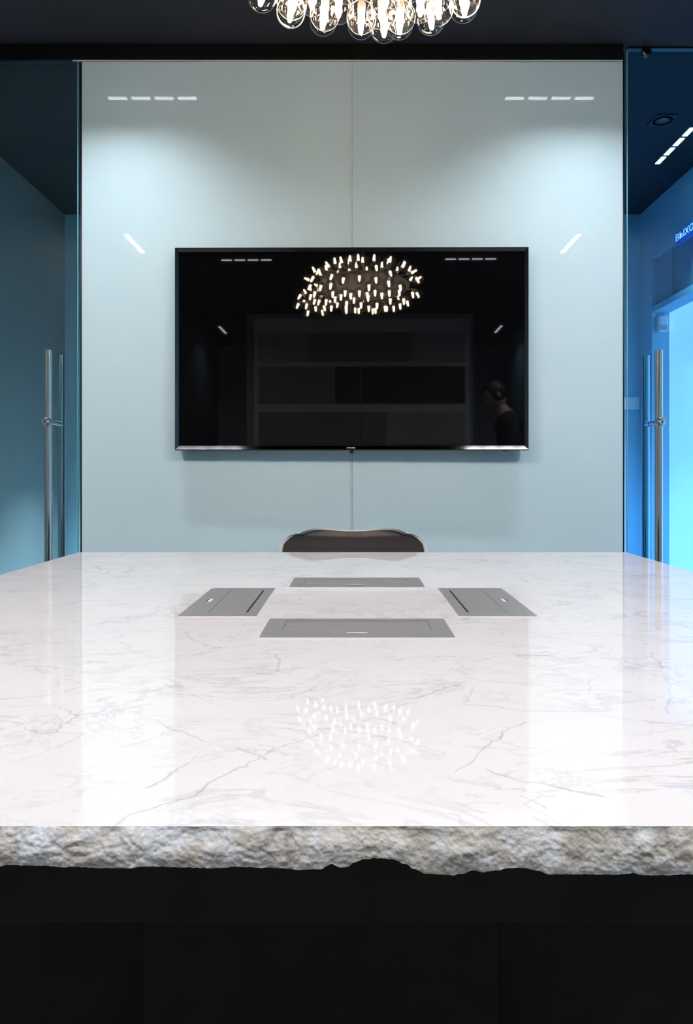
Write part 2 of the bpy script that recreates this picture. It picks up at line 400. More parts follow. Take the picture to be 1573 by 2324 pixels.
# ================================================================== TELEVISION
def make_tv():
    X0, X1, Z0, Z1 = -0.7215, 0.7140, 1.0655, 1.8885
    yo, yi = 2.861, 2.8735           # outer rim stands proud of the screen
    tv = empty('television', (0, WALL_Y, Z0)); tag(tv, 'large black flat television mounted on the glass wall', 'television')
    off = Vector((0, -WALL_Y, -Z0))
    tv.rotation_euler = (0, 0, -0.0081)      # hangs very slightly turned
    bl, bt, bb = 0.0125, 0.0135, 0.0185
    I0, I1, J0, J1 = X0 + bl, X1 - bl, Z0 + bb, Z1 - bt
    def V(x, y, z): return Vector((x, y, z)) + off
    def strip(name, m, o0, o1, i0, i1):
        mb = MB()
        mb.poly([V(o0[0], yo, o0[1]), V(o1[0], yo, o1[1]), V(i1[0], yi, i1[1]), V(i0[0], yi, i0[1])])
        # side of the rim and back
        mb.poly([V(o0[0], yo, o0[1]), V(o1[0], yo, o1[1]), V(o1[0], 2.895, o1[1]), V(o0[0], 2.895, o0[1])])
        mb.poly([V(o0[0], 2.895, o0[1]), V(o1[0], 2.895, o1[1]), V(i1[0], 2.895, i1[1]), V(i0[0], 2.895, i0[1])])
        return mb.build(name, m, tv)
    strip('bezel', M['bezel'], (X0, Z1), (X1, Z1), (I0, J1), (I1, J1))
    strip('bezel', M['bezel'], (X0, Z0), (X0, Z1), (I0, J0), (I0, J1))
    strip('bezel', M['bezel'], (X1, Z0), (X1, Z1), (I1, J0), (I1, J1))
    low = strip('lower_bezel', M['bezel_low'], (X0, Z0 + 0.003), (X1, Z0 + 0.003), (I0, J0), (I1, J0))
    low['label'] = 'bright glossy metal lower bezel'
    MB().box(X0 + 0.001, X1 - 0.001, yo - WALL_Y + 0.0005, -0.035, 0.0, 0.0032).build('lower_edge', M['plastic_black'], tv)
    o = MB().box(I0 - 0.002, I1 + 0.002, yi - WALL_Y, -0.040, J0 - Z0 - 0.002, J1 - Z0 + 0.002).build('screen', M['screen'], tv)
    MB().box(X0 + 0.01, X1 - 0.01, -0.045, -0.030, 0.006, Z1 - Z0 - 0.006, 0.004).build('back_cover', M['plastic_black'], tv)
    MB().box(-0.25, 0.25, -0.034, -0.004, 0.2, 0.6, 0.004).build('wall_bracket', M['plastic_black'], tv)
    # logo lettering on the lower bezel
    me = text_mesh('SAMSUNG', 0.008, 0.0002); me.materials.append(M['white_print'])
    xs = [v.co.x for v in me.vertices]; ys = [v.co.y for v in me.vertices]
    k = 0.034 / (max(xs) - min(xs)); ky = 0.0068 / (max(ys) - min(ys))
    x_min, y_min = min(xs), min(ys)
    for v in me.vertices: v.co.x = (v.co.x - x_min) * k; v.co.y = (v.co.y - y_min) * ky
    lo = bpy.data.objects.new('logo', me); COL.objects.link(lo); lo.parent = tv
    tilt = math.atan2(yi - yo, J0 - Z0 - 0.003)
    lo.location = (-0.0225, yo - WALL_Y + 0.0015 - 0.0006, 0.0072); lo.rotation_euler = (PI / 2 - tilt, 0, 0)
    lb = MB().lathe([(0.0, -0.013), (0.0055, -0.013), (0.0078, -0.010), (0.0078, 0.001), (0, 0.001)], 20)
    lb.build('control_button', M['plastic_black'], tv, True, loc=(-0.0028, -0.052, 0))
    MB().box(0.613, 0.634, -0.058, -0.046, -0.0035, 0.0005, 0.001).build('receiver', M['plastic_black'], tv)
    MB().box(0.6225, 0.6275, -0.0585, -0.0575, -0.0028, -0.0005).build('standby_light', M['red_led'], tv)
make_tv()

# ================================================================== MARBLE TABLE
TZ = CAM_Z - 0.2225          # top of the slab
TY0, TY1, TXH = 0.445, 2.0, 0.775
TCY = (TY0 + TY1) / 2
def on_table(px, py):
    """photo measurement to table-local plan coordinates"""
    Y = (CAM_Z - TZ) * F / (py - 1075.0)
    return ((px - 800.0) * Y / F, Y - TCY)

def marble_material():
    m = mat('marble', (0.86, 0.85, 0.86), 0.015, ior=1.5)
    nt, N, L, b = nodes_of(m)
    def math_(op, a, c=None, d=None, clamp=False):
        n = N.new('ShaderNodeMath'); n.operation = op; n.use_clamp = clamp
        for i, v in enumerate((a, c, d)):
            if v is None: continue
            if isinstance(v, (int, float)): n.inputs[i].default_value = v
            else: L.new(v, n.inputs[i])
        return n.outputs[0]
    def vmath(op, a, c=None, s=None):
        n = N.new('ShaderNodeVectorMath'); n.operation = op
        for i, v in enumerate((a, c)):
            if v is None: continue
            if isinstance(v, (tuple, Vector)): n.inputs[i].default_value = v
            else: L.new(v, n.inputs[i])
        if s is not None:
            if isinstance(s, (int, float)): n.inputs['Scale'].default_value = s
            else: L.new(s, n.inputs['Scale'])
        return n
    tc = N.new('ShaderNodeTexCoord'); P = tc.outputs['Object']
    def nz(vec, scale, detail=4.0, rough=0.55, dist=0.0, col=False):
        n = N.new('ShaderNodeTexNoise'); n.inputs['Scale'].default_value = scale; n.inputs['Detail'].default_value = detail
        n.inputs['Roughness'].default_value = rough; n.inputs['Distortion'].default_value = dist
        L.new(vec, n.inputs['Vector']); return n.outputs['Color'] if col else n.outputs['Fac']
    # warp for the drawn veins
    w1 = vmath('SCALE', vmath('SUBTRACT', nz(P, 22.0, 3.0, col=True), (0.5, 0.5, 0.5)).outputs[0], s=0.022).outputs[0]
    w2 = vmath('SCALE', vmath('SUBTRACT', nz(P, 110.0, 3.0, col=True), (0.5, 0.5, 0.5)).outputs[0], s=0.007).outputs[0]
    PW = vmath('ADD', vmath('ADD', P, w1).outputs[0], w2).outputs[0]
    flat = vmath('MULTIPLY', PW, (1, 1, 0)).outputs[0]
    veins = [
        [(268, 1878), (300, 1852), (430, 1800), (525, 1752), (640, 1695), (760, 1650), (812, 1626)],
        [(800, 1628), (870, 1634), (905, 1642)],
        [(330, 1786), (400, 1743), (490, 1690), (560, 1700), (605, 1724)],
        [(340, 1632), (400, 1656), (490, 1690)],
        [(275, 1700), (330, 1682), (372, 1664)],
        [(40, 1730), (120, 1700), (192, 1664), (85, 1663), (48, 1648)],
        [(125, 1664), (176, 1622), (120, 1600), (0, 1606)],
        [(1025, 1755), (1100, 1700), (1135, 1665), (1190, 1640)],
        [(1098, 1745), (1180, 1772), (1260, 1787), (1375, 1807)],
        [(1055, 1598), (1190, 1612), (1330, 1618), (1420, 1632), (1573, 1648)],
        [(1180, 1806), (1236, 1836)],
        [(970, 1842), (1030, 1850), (1056, 1882)],
        [(1045, 1826), (1128, 1824)],
        [(1070, 1558), (1058, 1592)],
        [(1340, 1540), (1332, 1568), (1360, 1578)],
        [(1480, 1480), (1520, 1545), (1520, 1620)],
        [(900, 1500), (960, 1488), (1080, 1492), (1270, 1486)],
        [(624, 1486), (632, 1520)],
        [(0, 1502), (160, 1490), (330, 1478), (500, 1470)],
        [(520, 1540), (700, 1512), (800, 1480)],
        [(820, 1640), (960, 1580), (1060, 1545)],
    ]
    best = None
    for vn in veins:
        pts = [on_table(*p) for p in vn]
        for a, c in zip(pts, pts[1:]):
            A = Vector((a[0], a[1], 0)); D = Vector((c[0] - a[0], c[1] - a[1], 0)); l2 = D.length_squared
            pa = vmath('SUBTRACT', flat, tuple(A)).outputs[0]
            dn = vmath('DOT_PRODUCT', pa, tuple(D / l2)); t = math_('ADD', dn.outputs['Value'], 0.0, clamp=True)
            pr = N.new('ShaderNodeVectorMath'); pr.operation = 'SCALE'; pr.inputs[0].default_value = tuple(D); L.new(t, pr.inputs['Scale'])
            ln = vmath('LENGTH', vmath('SUBTRACT', pa, pr.outputs[0]).outputs[0]).outputs['Value']
            best = ln if best is None else math_('MINIMUM', best, ln)
    wid = math_('MULTIPLY_ADD', nz(P, 16.0, 3.0), 0.0078, -0.0022)         # width varies along the vein
    drawn = math_('SUBTRACT', 1.0, math_('DIVIDE', best, math_('MAXIMUM', wid, 0.0006)), clamp=True)
    drawn = math_('MULTIPLY', drawn, math_('MULTIPLY_ADD', nz(P, 9.0, 3.0), 1.7, -0.30, clamp=True))
    # fine broken veining everywhere
    mp = N.new('ShaderNodeMapping'); mp.inputs['Rotation'].default_value = (0, 0, math.radians(-24)); mp.inputs['Scale'].default_value = (1.0, 1.7, 1.0)
    L.new(P, mp.inputs[0])
    n1 = nz(mp.outputs[0], 5.5, 6.0, 0.62, 0.9)
    rid = math_('SUBTRACT', 1.0, math_('MULTIPLY', math_('ABSOLUTE', math_('SUBTRACT', n1, 0.5)), 42.0), clamp=True)
    msk = math_('MULTIPLY_ADD', nz(P, 7.0, 4.0), 3.4, -1.30, clamp=True)
    fine = math_('MULTIPLY', rid, msk)
    n2 = nz(mp.outputs[0], 13.0, 5.0, 0.6, 0.6)
    rid2 = math_('SUBTRACT', 1.0, math_('MULTIPLY', math_('ABSOLUTE', math_('SUBTRACT', n2, 0.47)), 34.0), clamp=True)
    msk2 = math_('MULTIPLY_ADD', nz(P, 11.0, 3.0), 4.2, -1.8, clamp=True)
    fine2 = math_('MULTIPLY', rid2, msk2)
    cloud = math_('MULTIPLY_ADD', nz(mp.outputs[0], 3.2, 6.0, 0.6), 1.6, -0.62, clamp=True)
    tot = math_('ADD', math_('MULTIPLY', drawn, 0.62), math_('ADD', math_('MULTIPLY', fine, 0.36), math_('MULTIPLY', fine2, 0.30)), clamp=True)
    mx = N.new('ShaderNodeMix'); mx.data_type = 'RGBA'
    mx.inputs[6].default_value = (0.775, 0.745, 0.748, 1); mx.inputs[7].default_value = (0.69, 0.665, 0.67, 1)
    L.new(cloud, mx.inputs[0])
    mx2 = N.new('ShaderNodeMix'); mx2.data_type = 'RGBA'; mx2.inputs[7].default_value = (0.26, 0.26, 0.285, 1)
    L.new(mx.outputs[2], mx2.inputs[6]); L.new(tot, mx2.inputs[0])
    L.new(mx2.outputs[2], b.inputs['Base Color'])
    return m
M['marble'] = marble_material()

def raw_stone():
    m = mat('raw_marble_edge', (0.6, 0.57, 0.54), 0.5)
    nt, N, L, b = nodes_of(m)
    tc = N.new('ShaderNodeTexCoord')
    def nz(scale, detail=6.0, rough=0.6, dist=0.0):
        n = N.new('ShaderNodeTexNoise'); n.inputs['Scale'].default_value = scale; n.inputs['Detail'].default_value = detail
        n.inputs['Roughness'].default_value = rough; n.inputs['Distortion'].default_value = dist
        L.new(tc.outputs['Object'], n.inputs['Vector']); return n.outputs['Fac']
    def ramp(src, stops):
        r = N.new('ShaderNodeValToRGB'); e = r.color_ramp.elements
        e[0].position, e[0].color = stops[0][0], (*stops[0][1], 1); e[1].position, e[1].color = stops[-1][0], (*stops[-1][1], 1)
        for p, c in stops[1:-1]:
            q = e.new(p); q.color = (*c, 1)
        L.new(src, r.inputs[0]); return r.outputs[0]
    base = ramp(nz(38, 7, 0.65, 0.4), [(0.28, (0.50, 0.43, 0.36)), (0.48, (0.70, 0.635, 0.565)), (0.60, (0.82, 0.81, 0.82)), (0.75, (0.93, 0.94, 0.96))])
    dark = ramp(nz(24, 5, 0.6, 0.8), [(0.0, (1, 1, 1)), (0.60, (1, 1, 1)), (0.70, (0.42, 0.42, 0.45))])
    mu = N.new('ShaderNodeMix'); mu.data_type = 'RGBA'; mu.blend_type = 'MULTIPLY'; mu.inputs[0].default_value = 1.0
    L.new(base, mu.inputs[6]); L.new(dark, mu.inputs[7]); L.new(mu.outputs[2], b.inputs['Base Color'])
    vo = N.new('ShaderNodeTexVoronoi'); vo.inputs['Scale'].default_value = 420; L.new(tc.outputs['Object'], vo.inputs['Vector'])
    bp = N.new('ShaderNodeBump'); bp.inputs['Strength'].default_value = 0.35; bp.inputs['Distance'].default_value = 0.0009
    ad = N.new('ShaderNodeMath'); ad.operation = 'ADD'; L.new(nz(160, 6, 0.7), ad.inputs[0]); L.new(vo.outputs['Distance'], ad.inputs[1])
    L.new(ad.outputs[0], bp.inputs['Height']); L.new(bp.outputs[0], b.inputs['Normal'])
    rr = N.new('ShaderNodeMapRange'); L.new(vo.outputs['Color'], rr.inputs[0]); rr.inputs[3].default_value = 0.22; rr.inputs[4].default_value = 0.7
    L.new(rr.outputs[0], b.inputs['Roughness'])
    b.inputs['Subsurface Weight'].default_value = 0.0
    return m
M['raw'] = raw_stone()

def make_table():
    t = empty('marble_table', (0, TCY, 0)); tag(t, 'square white marble conference table with a rough broken front edge', 'table')
    low = [(-1400, 1966), (-900, 1972), (-400, 1964), (0, 1964), (140, 1967), (280, 1970), (346, 1966), (460, 1970), (550, 1968.5), (650, 1972), (702, 1974), (727, 1970), (753, 1961),
           (773, 1968), (790, 1966), (803, 1957), (825, 1951), (849, 1948), (872, 1948), (895, 1952), (915, 1961), (936, 1972), (966, 1984), (1022, 1987), (1045, 1983), (1068, 1976),
           (1096, 1978), (1125, 1974), (1159, 1970), (1190, 1971), (1215, 1976), (1241, 1983), (1368, 1985), (1429, 1983), (1449, 1987), (1573, 1985), (2000, 1978), (2500, 1984), (3100, 1976)]
    LX = [((px - 800) * TY0 / F, CAM_Z - (py - 1075) * (TY0 - 0.0075) / F) for px, py in low]
    def low_z(x):
        if x <= LX[0][0]: return LX[0][1]
        for (xa, za), (xb, zb) in zip(LX, LX[1:]):
            if x <= xb:
                u = (x - xa) / (xb - xa); u = u * u * (3 - 2 * u)
                return za + (zb - za) * u
        return LX[-1][1]
    xs = []; x = -TXH
    while x < TXH - 1e-6:
        xs.append(x); x += 0.0011 if abs(x) < 0.27 else 0.006
    xs.append(TXH)
    Mr = 34
    mb = MB(); bm = mb.bm
    rows = []
    for j in range(Mr + 1):
        v = j / Mr; row = []
        for x in xs:
            zb = low_z(x) + 0.0007 * noise.noise((x * 130, 3.1, 0)) + 0.0004 * noise.noise((x * 420, 9.1, 0))
            z = TZ + (zb - TZ) * v
            p = Vector((x, 0, z))
            big = noise.noise(p * 34) * 0.0022 + noise.noise(Vector((x * 75, 5, z * 110))) * 0.0012
            rid = (0.5 - abs(noise.noise(Vector((x * 120, 11, z * 190))))) * 0.0010
            fin = noise.noise(p * 330) * 0.0006 + noise.noise(p * 700) * 0.0003
            env = min(1.0, v * 9.0) * (0.55 + 0.45 * math.sin(PI * min(1.0, v * 1.1)))
            bulge = -0.0020 * math.sin(PI * v) - 0.0075 * v
            if v == 0: y = TY0 + 0.0007 * noise.noise((x * 55, 0, 7)) + 0.0004 * noise.noise((x * 240, 0, 7)) + 0.004 * max(0, noise.noise((x * 16, 2, 3)) - 0.55)
            else: y = TY0 + bulge + (big + rid + fin) * env
            row.append(bm.verts.new((x, y - TCY, z)))
        rows.append(row)
    top_f = []
    back_t = [bm.verts.new((x, TY0 + 0.02 - TCY, TZ)) for x in xs]
    back_b = [bm.verts.new((x, TY0 + 0.02 - TCY, TZ - 0.028)) for x in xs]
    n = len(xs)
    for j in range(Mr):
        for i in range(n - 1):
            bm.faces.new((rows[j][i], rows[j][i + 1], rows[j + 1][i + 1], rows[j + 1][i])).material_index = 1
    for i in range(n - 1):
        bm.faces.new((rows[0][i], rows[0][i + 1], back_t[i + 1], back_t[i]))
        bm.faces.new((rows[Mr][i + 1], rows[Mr][i], back_b[i], back_b[i + 1])).material_index = 1
    for i in (0, n - 1):
        bm.faces.new([rows[j][i] for j in range(Mr + 1)] + [back_b[i], back_t[i]])
    ym, ye = TY0 + 0.02 - TCY, TY1 - TCY
    q = {(a, c, d): bm.verts.new((a * TXH, (ym, ye)[c], TZ - 0.028 * d)) for a in (-1, 1) for c in (0, 1) for d in (0, 1)}
    for k in ([(-1, 0, 0), (1, 0, 0), (1, 1, 0), (-1, 1, 0)], [(-1, 0, 1), (-1, 1, 1), (1, 1, 1), (1, 0, 1)], [(-1, 1, 0), (1, 1, 0), (1, 1, 1), (-1, 1, 1)],
              [(-1, 0, 0), (-1, 1, 0), (-1, 1, 1), (-1, 0, 1)], [(1, 0, 0), (1, 0, 1), (1, 1, 1), (1, 1, 0)]):
        bm.faces.new([q[x] for x in k])
    for f in bm.faces: f.smooth = f.material_index == 1
    me = bpy.data.meshes.new('slab'); bm.to_mesh(me); bm.free()
    me.set_sharp_from_angle(angle=math.radians(50))
    o = bpy.data.objects.new('slab', me); COL.objects.link(o); o.parent = t
    me.materials.append(M['marble']); me.materials.append(M['raw'])
    o['label'] = 'white veined marble slab'
    zb = TZ - 0.0265
    MB().box(-0.72, 0.72, 0.52 - TCY, 1.925 - TCY, 0.6385, zb, 0.0015).build('apron', M['base'], t)
    MB().box(-0.2375, 0.165, 0.80 - TCY, 1.64 - TCY, 0.0, 0.6385, 0.002).build('pedestal', M['base'], t)
    MB().box(-0.62, -0.2375, 0.90 - TCY, 1.54 - TCY, 0.0, 0.6385, 0.002).build('pedestal_wing', M['base'], t)
    MB().box(0.165, 0.62, 0.83 - TCY, 1.54 - TCY, 0.0, 0.6385, 0.002).build('pedestal_wing', M['base'], t)
make_table()

# ------------------------------------------------------------------ cable boxes let into the table top
def make_cable_box(cx, cy, rz, label):
    e = empty('cable_box', (cx, cy, TZ), rz)
    tag(e, label, 'cable box', 'grey metal cable boxes set flush into the table')
    W, D, T = 0.1325, 0.061, 0.0016
    lx, l0, l1 = 0.105, -0.0185, 0.0405      # lid half width, front, back
    g = 0.0007
    # frame plate with a cut-out
    mb = MB()
    for x0, x1, y0, y1 in ((-W, W, -D, l0 - g), (-W, W, l1 + 0.0035, D), (-W, -lx - g, l0 - g, l1 + 0.0035), (lx + g, W, l0 - g, l1 + 0.0035)):
        mb.box(x0, x1, y0, y1, 0.0, T)
    bmesh.ops.remove_doubles(mb.bm, verts=mb.bm.verts[:], dist=1e-5)
    mb.build('frame', M['box_steel'], e)
    MB().box(-W - 0.0007, W + 0.0007, -D - 0.0007, D + 0.0007, -0.0002, 0.0009).build('rim', M['box_highlight'], e)
    MB().box(-lx - g, lx + g, l0 - g, l1 + 0.0035, 0.0009, 0.00105).build('well', M['void'], e)
    lid = MB().box(-lx, lx, l0, l1, 0.00105, T + 0.0001, 0.0002, 1).build('lid', M['box_steel'], e)
    MB().box(-0.0145, 0.0145, -0.0405, -0.0345, T, T + 0.0002).build('finger_notch', M['box_highlight'], e)
    MB().box(-0.0145, 0.0145, -0.0425, -0.0405, T, T + 0.00025).build('notch_shadow_gap', M['void'], e)
    return e
make_cable_box(0.0065, 1.0145, 0, 'grey cable box nearest the broken front edge of the table')
make_cable_box(0.0090, 1.437, 0, 'grey cable box in the table nearest the chair')
make_cable_box(-0.2105, 1.2295, -PI / 2, 'grey cable box on the left side of the table with a dark slot')
make_cable_box(0.2265, 1.2295, PI / 2, 'grey cable box on the right side of the table with a dark slot')

# ================================================================== CHAIRS
def make_chair():
    """padded shell chair, facing -Y; origin on the floor under the seat"""
    e = empty('shell_chair')
    # centre line of the shell (y, z) from seat front to back top, with half widths
    prof = [(-0.215, 0.415, 0.185), (-0.205, 0.44, 0.205), (-0.15, 0.455, 0.222), (-0.05, 0.448, 0.230), (0.06, 0.440, 0.230), (0.13, 0.455, 0.226), (0.175, 0.500, 0.224),
            (0.195, 0.56, 0.226), (0.205, 0.62, 0.229), (0.213, 0.68, 0.230), (0.219, 0.735, 0.2275), (0.2225, 0.760, 0.2185), (0.2240, 0.778, 0.2075), (0.2252, 0.792, 0.191), (0.226, 0.803, 0.165)]
    def at(v):
        f = v * (len(prof) - 1); i = min(int(f), len(prof) - 2); u = f - i
        a = prof[max(i - 1, 0)]; b_ = prof[i]; c = prof[i + 1]; d = prof[min(i + 2, len(prof) - 1)]
        return [0.5 * ((2 * q) + (-p + r) * u + (2 * p - 5 * q + 4 * r - s) * u * u + (-p + 3 * q - 3 * r + s) * u ** 3) for p, q, r, s in zip(a, b_, c, d)]
    NV, NU = 64, 36
    def surf(u, v, inset=0.0, lift=0.0):
        y, z, hw = at(v)
        y2, z2, _ = at(min(1, v + 0.01)); y1, z1, _ = at(max(0, v - 0.01))
        t = Vector((0, y2 - y1, z2 - z1)).normalized(); nrm = Vector((0, -t.z, t.y))     # towards the sitter
        x = u * (hw - inset)
        back = min(1, max(0, (v - 0.42) / 0.25))
        curl = (0.020 + 0.014 * back) * abs(u) ** 2.4
        w_ = max(0.0, (v - 0.72) / 0.28)
        dip = w_ * (-0.0105 * math.cos(PI * u / 2) ** 2 - 0.019 * abs(u) ** 5)
        top_in = -inset * 0.35 * max(0, (v - 0.8) / 0.2)
        p = Vector((x, y, z + dip + top_in)) + nrm * (curl + lift)
        return p
    def shell_layer(name, m, inset, l0, l1, puff=0.0):
        mb = MB()
        def lay(l, pf):
            return [[surf(-1 + 2 * i / NU, j / NV, inset, l + pf * (1 - abs(-1 + 2 * i / NU) ** 5) * min(1, 6 * j / NV, 7 * (1 - j / NV))) for i in range(NU + 1)] for j in range(NV + 1)]
        A = mb.grid(lay(l0, 0)); B = mb.grid(lay(l1, puff))
        for j in range(NV):
            for i in (0, NU): mb.bm.faces.new((A[j][i], A[j + 1][i], B[j + 1][i], B[j][i]))
        for i in range(NU):
            for j in (0, NV): mb.bm.faces.new((A[j][i], A[j][i + 1], B[j][i + 1], B[j][i]))
        return mb.build(name, m, e, True, 60)
    sh = shell_layer('shell', M['shell'], 0.0, -0.004, 0.004); sh['label'] = 'white outer shell with a thin rim'
    pd = shell_layer('upholstery', M['leather'], 0.011, 0.004, 0.006, 0.010); pd['label'] = 'dark leather padding'
    for sx in (-1, 1):
        for sy in (-1, 1):
            MB().tube([(0.10 * sx, 0.0 + 0.08 * sy, 0.425), (0.15 * sx, 0.13 * sy, 0.405), (0.185 * sx, 0.175 * sy, 0.38), (0.235 * sx, 0.235 * sy, 0.008)], 0.009).build('leg', M['chrome'], e, True)
    MB().box(-0.11, 0.11, -0.1, 0.1, 0.417, 0.433, 0.004).build('seat_mount', M['plastic_black'], e)
    return e
ch = make_chair(); ch.location = (0.0025, 1.99, 0)
tag(ch, 'dark leather shell chair with white rim facing the table below the television', 'chair', 'padded shell chairs around the table')
for x, rz, lb in ((-0.90, PI / 2, 'dark padded shell chair at the left side of the table, mirrored in the glass wall'),
                  (0.92, -PI / 2, 'dark padded shell chair at the right side of the table, mirrored in the glass wall')):
    c = copy_tree(ch); c.location = (x, 1.2, 0); c.rotation_euler = (0, 0, rz); c['label'] = lb

# ================================================================== BUBBLE CHANDELIER
def make_chandelier():
    C = Vector((0.045, 1.40, CAM_Z + 1.155))
    e = empty('bubble_chandelier', C); tag(e, 'cluster chandelier of clear glass globes with glowing bulbs above the table', 'chandelier')
    R = 0.0345
    gm = MB().ball((0, 0, 0), R, sub=4).mesh('globe', True); gm.materials.append(M['globe'])
    bmm = MB().lathe([(0, -0.023), (0.0035, -0.0225), (0.0055, -0.018), (0.008, 0.008), (0.008, 0.012), (0, 0.013)], 14).mesh('bulb', True, 60); bmm.materials.append(M['bulb'])
    sm = MB().lathe([(0, 0.012), (0.0085, 0.012), (0.0095, 0.015), (0.0095, 0.030), (0.006, 0.036), (0, 0.036)], 16).mesh('socket', True, 40); sm.materials.append(M['socket'])
    fr = MB(); fr.ball((0, 0, 0.0), 0.285, 0.285, 0.058, 3)  # white body enlarged to fill in the glow between the globes
    fr.ball((-0.325, -0.30, -0.01), 0.05, 0.05, 0.02, 2)
    fr.build('haze_core', M['haze_core'], e, True)
    MB().cyl((0, 0, 0.04), (0, 0, CEIL - C.z - 0.02), 0.007, n=16).build('stem', M['socket'], e, True)
    MB().lathe([(0, 0), (0.07, 0), (0.07, -0.018), (0.06, -0.024), (0, -0.024)], 40).build('canopy', M['socket'], e, True, loc=(0, 0, CEIL - C.z))
    arms = MB()
    A, CZ, EX = 0.35, 0.112, 3.0
    samples = []
    for iu in range(-70, 71):
        u = PI / 2 * iu / 70.5
        rho = A * math.cos(u) ** (2 / EX); z = CZ * math.copysign(abs(math.sin(u)) ** (2 / EX), u)
        for it in range(180):
            t = 2 * PI * it / 180
            p = Vector((rho * math.cos(t), rho * math.sin(t), z))
            nn = Vector((p.x * rho ** (EX - 2) / A ** EX, p.y * rho ** (EX - 2) / A ** EX, math.copysign(abs(z) ** (EX - 1) / CZ ** EX, z))).normalized()
            samples.append((p, nn))
    main = []
    def put(p, nn, c, gap):
        if all((p - q[0]).length > gap for q in main): main.append((p, nn, c))
    # lowest visible row, measured in the photograph
    eye = Vector((0, 0, CAM_Z)) - C
    for px, py in ((587, 5), (658, 33), (733, 50), (818, 58), (905, 58), (978, 48), (1058, 33), (1118, 3)):
        def err(s_):
            d = s_[0] - eye
            return (800 + d.x / d.y * F - px) ** 2 + (1075 - d.z / d.y * F - (py - 4)) ** 2 - 300 * max(0, s_[0].y)
        b_ = min(samples, key=err); put(b_[0], b_[1], Vector((0, 0, 0)), 0.06)
    # the row just above it, on the side towards the camera
    for px, py in ((598, 0), (662, 11), (707, 2), (736, 36), (771, 20), (820, 44), (872, 2), (869, 34), (912, 42), (954, 16), (996, 25), (1058, 2)):
        def err3(s_):
            d = s_[0] - eye
            return (800 + d.x / d.y * F - px) ** 2 + (1075 - d.z / d.y * F - (py - 4)) ** 2 + 500 * max(0, s_[0].y + 0.05)
        b_ = min(samples, key=err3); put(b_[0], b_[1], Vector((0, 0, 0)), 0.045)
    # globes measured in the mirrored view of the cluster
    Z = [(557,150),(740,120),(925,120),(1100,150),(405,200),(1248,205),(295,265),(585,262),(763,235),(946,235),(1110,285),(1353,280),(237,350),(453,325),(667,360),(845,340),(1012,385),
         (1217,365),(1407,365),(388,415),(560,440),(710,490),(857,445),(1080,470),(1247,455),(400,505),(575,525),(692,590),(867,535),(1020,545),(1205,530),(1347,525),
         (480,580),(612,630),(770,645),(945,645),(1098,595),(1247,600)]
    veye = Vector((0, 2 * 2.8735, CAM_Z)) - C
    front = [s_ for s_ in samples if s_[1].dot(veye - s_[0]) > 0.0]
    for zx, zy in Z:
        px, py = 680 + zx * 0.2034 - 26, 560 + zy * 0.2034 + 1
        def err2(s_):
            d = s_[0] - veye
            return (800 + d.x / -d.y * F - px) ** 2 + (1075 + d.z / d.y * F - py) ** 2
        b_ = min(front, key=err2); put(b_[0], b_[1], Vector((0, 0, 0)), 0.055)
    rnd = samples[:]; random.shuffle(rnd)
    for p, nn in rnd:
        if nn.dot(veye - p) < 0.0 or p.y < -0.1: put(p, nn, Vector((0, 0, 0)), 0.088)
    for p, nn in rnd: put(p, nn, Vector((0, 0, 0)), 0.100)
    lc = Vector((-0.325, -0.30, -0.02)); lobe = []
    for k in range(60):
        th = math.acos(1 - 2 * (k + 0.5) / 60); f = PI * (3 - math.sqrt(5)) * k
        nn = Vector((math.sin(th) * math.cos(f), math.sin(th) * math.sin(f), math.cos(th)))
        put(lc + Vector((nn.x * 0.115, nn.y * 0.115, nn.z * 0.075)), nn, lc, 0.070)
    for p, nn, c in main:
        ax = (Vector((0, 0, -1)) + nn * 0.55)
        if nn.z > 0.3: ax = nn.copy()
        ax.normalize()
        q = (-ax).to_track_quat('Z', 'Y')
        go = bpy.data.objects.new('globe', gm); COL.objects.link(go); go.parent = e
        go.location = p; go.rotation_mode = 'QUATERNION'; go.rotation_quaternion = q
        bo = bpy.data.objects.new('bulb', bmm); COL.objects.link(bo); bo.parent = go
        so = bpy.data.objects.new('socket', sm); COL.objects.link(so); so.parent = go
        inner = c + (p - c) * 0.62
        arms.cyl(p - ax * 0.034, inner, 0.0022, n=6, caps=False)
    arms.build('arm_frame', M['socket'], e, True)
make_chandelier()

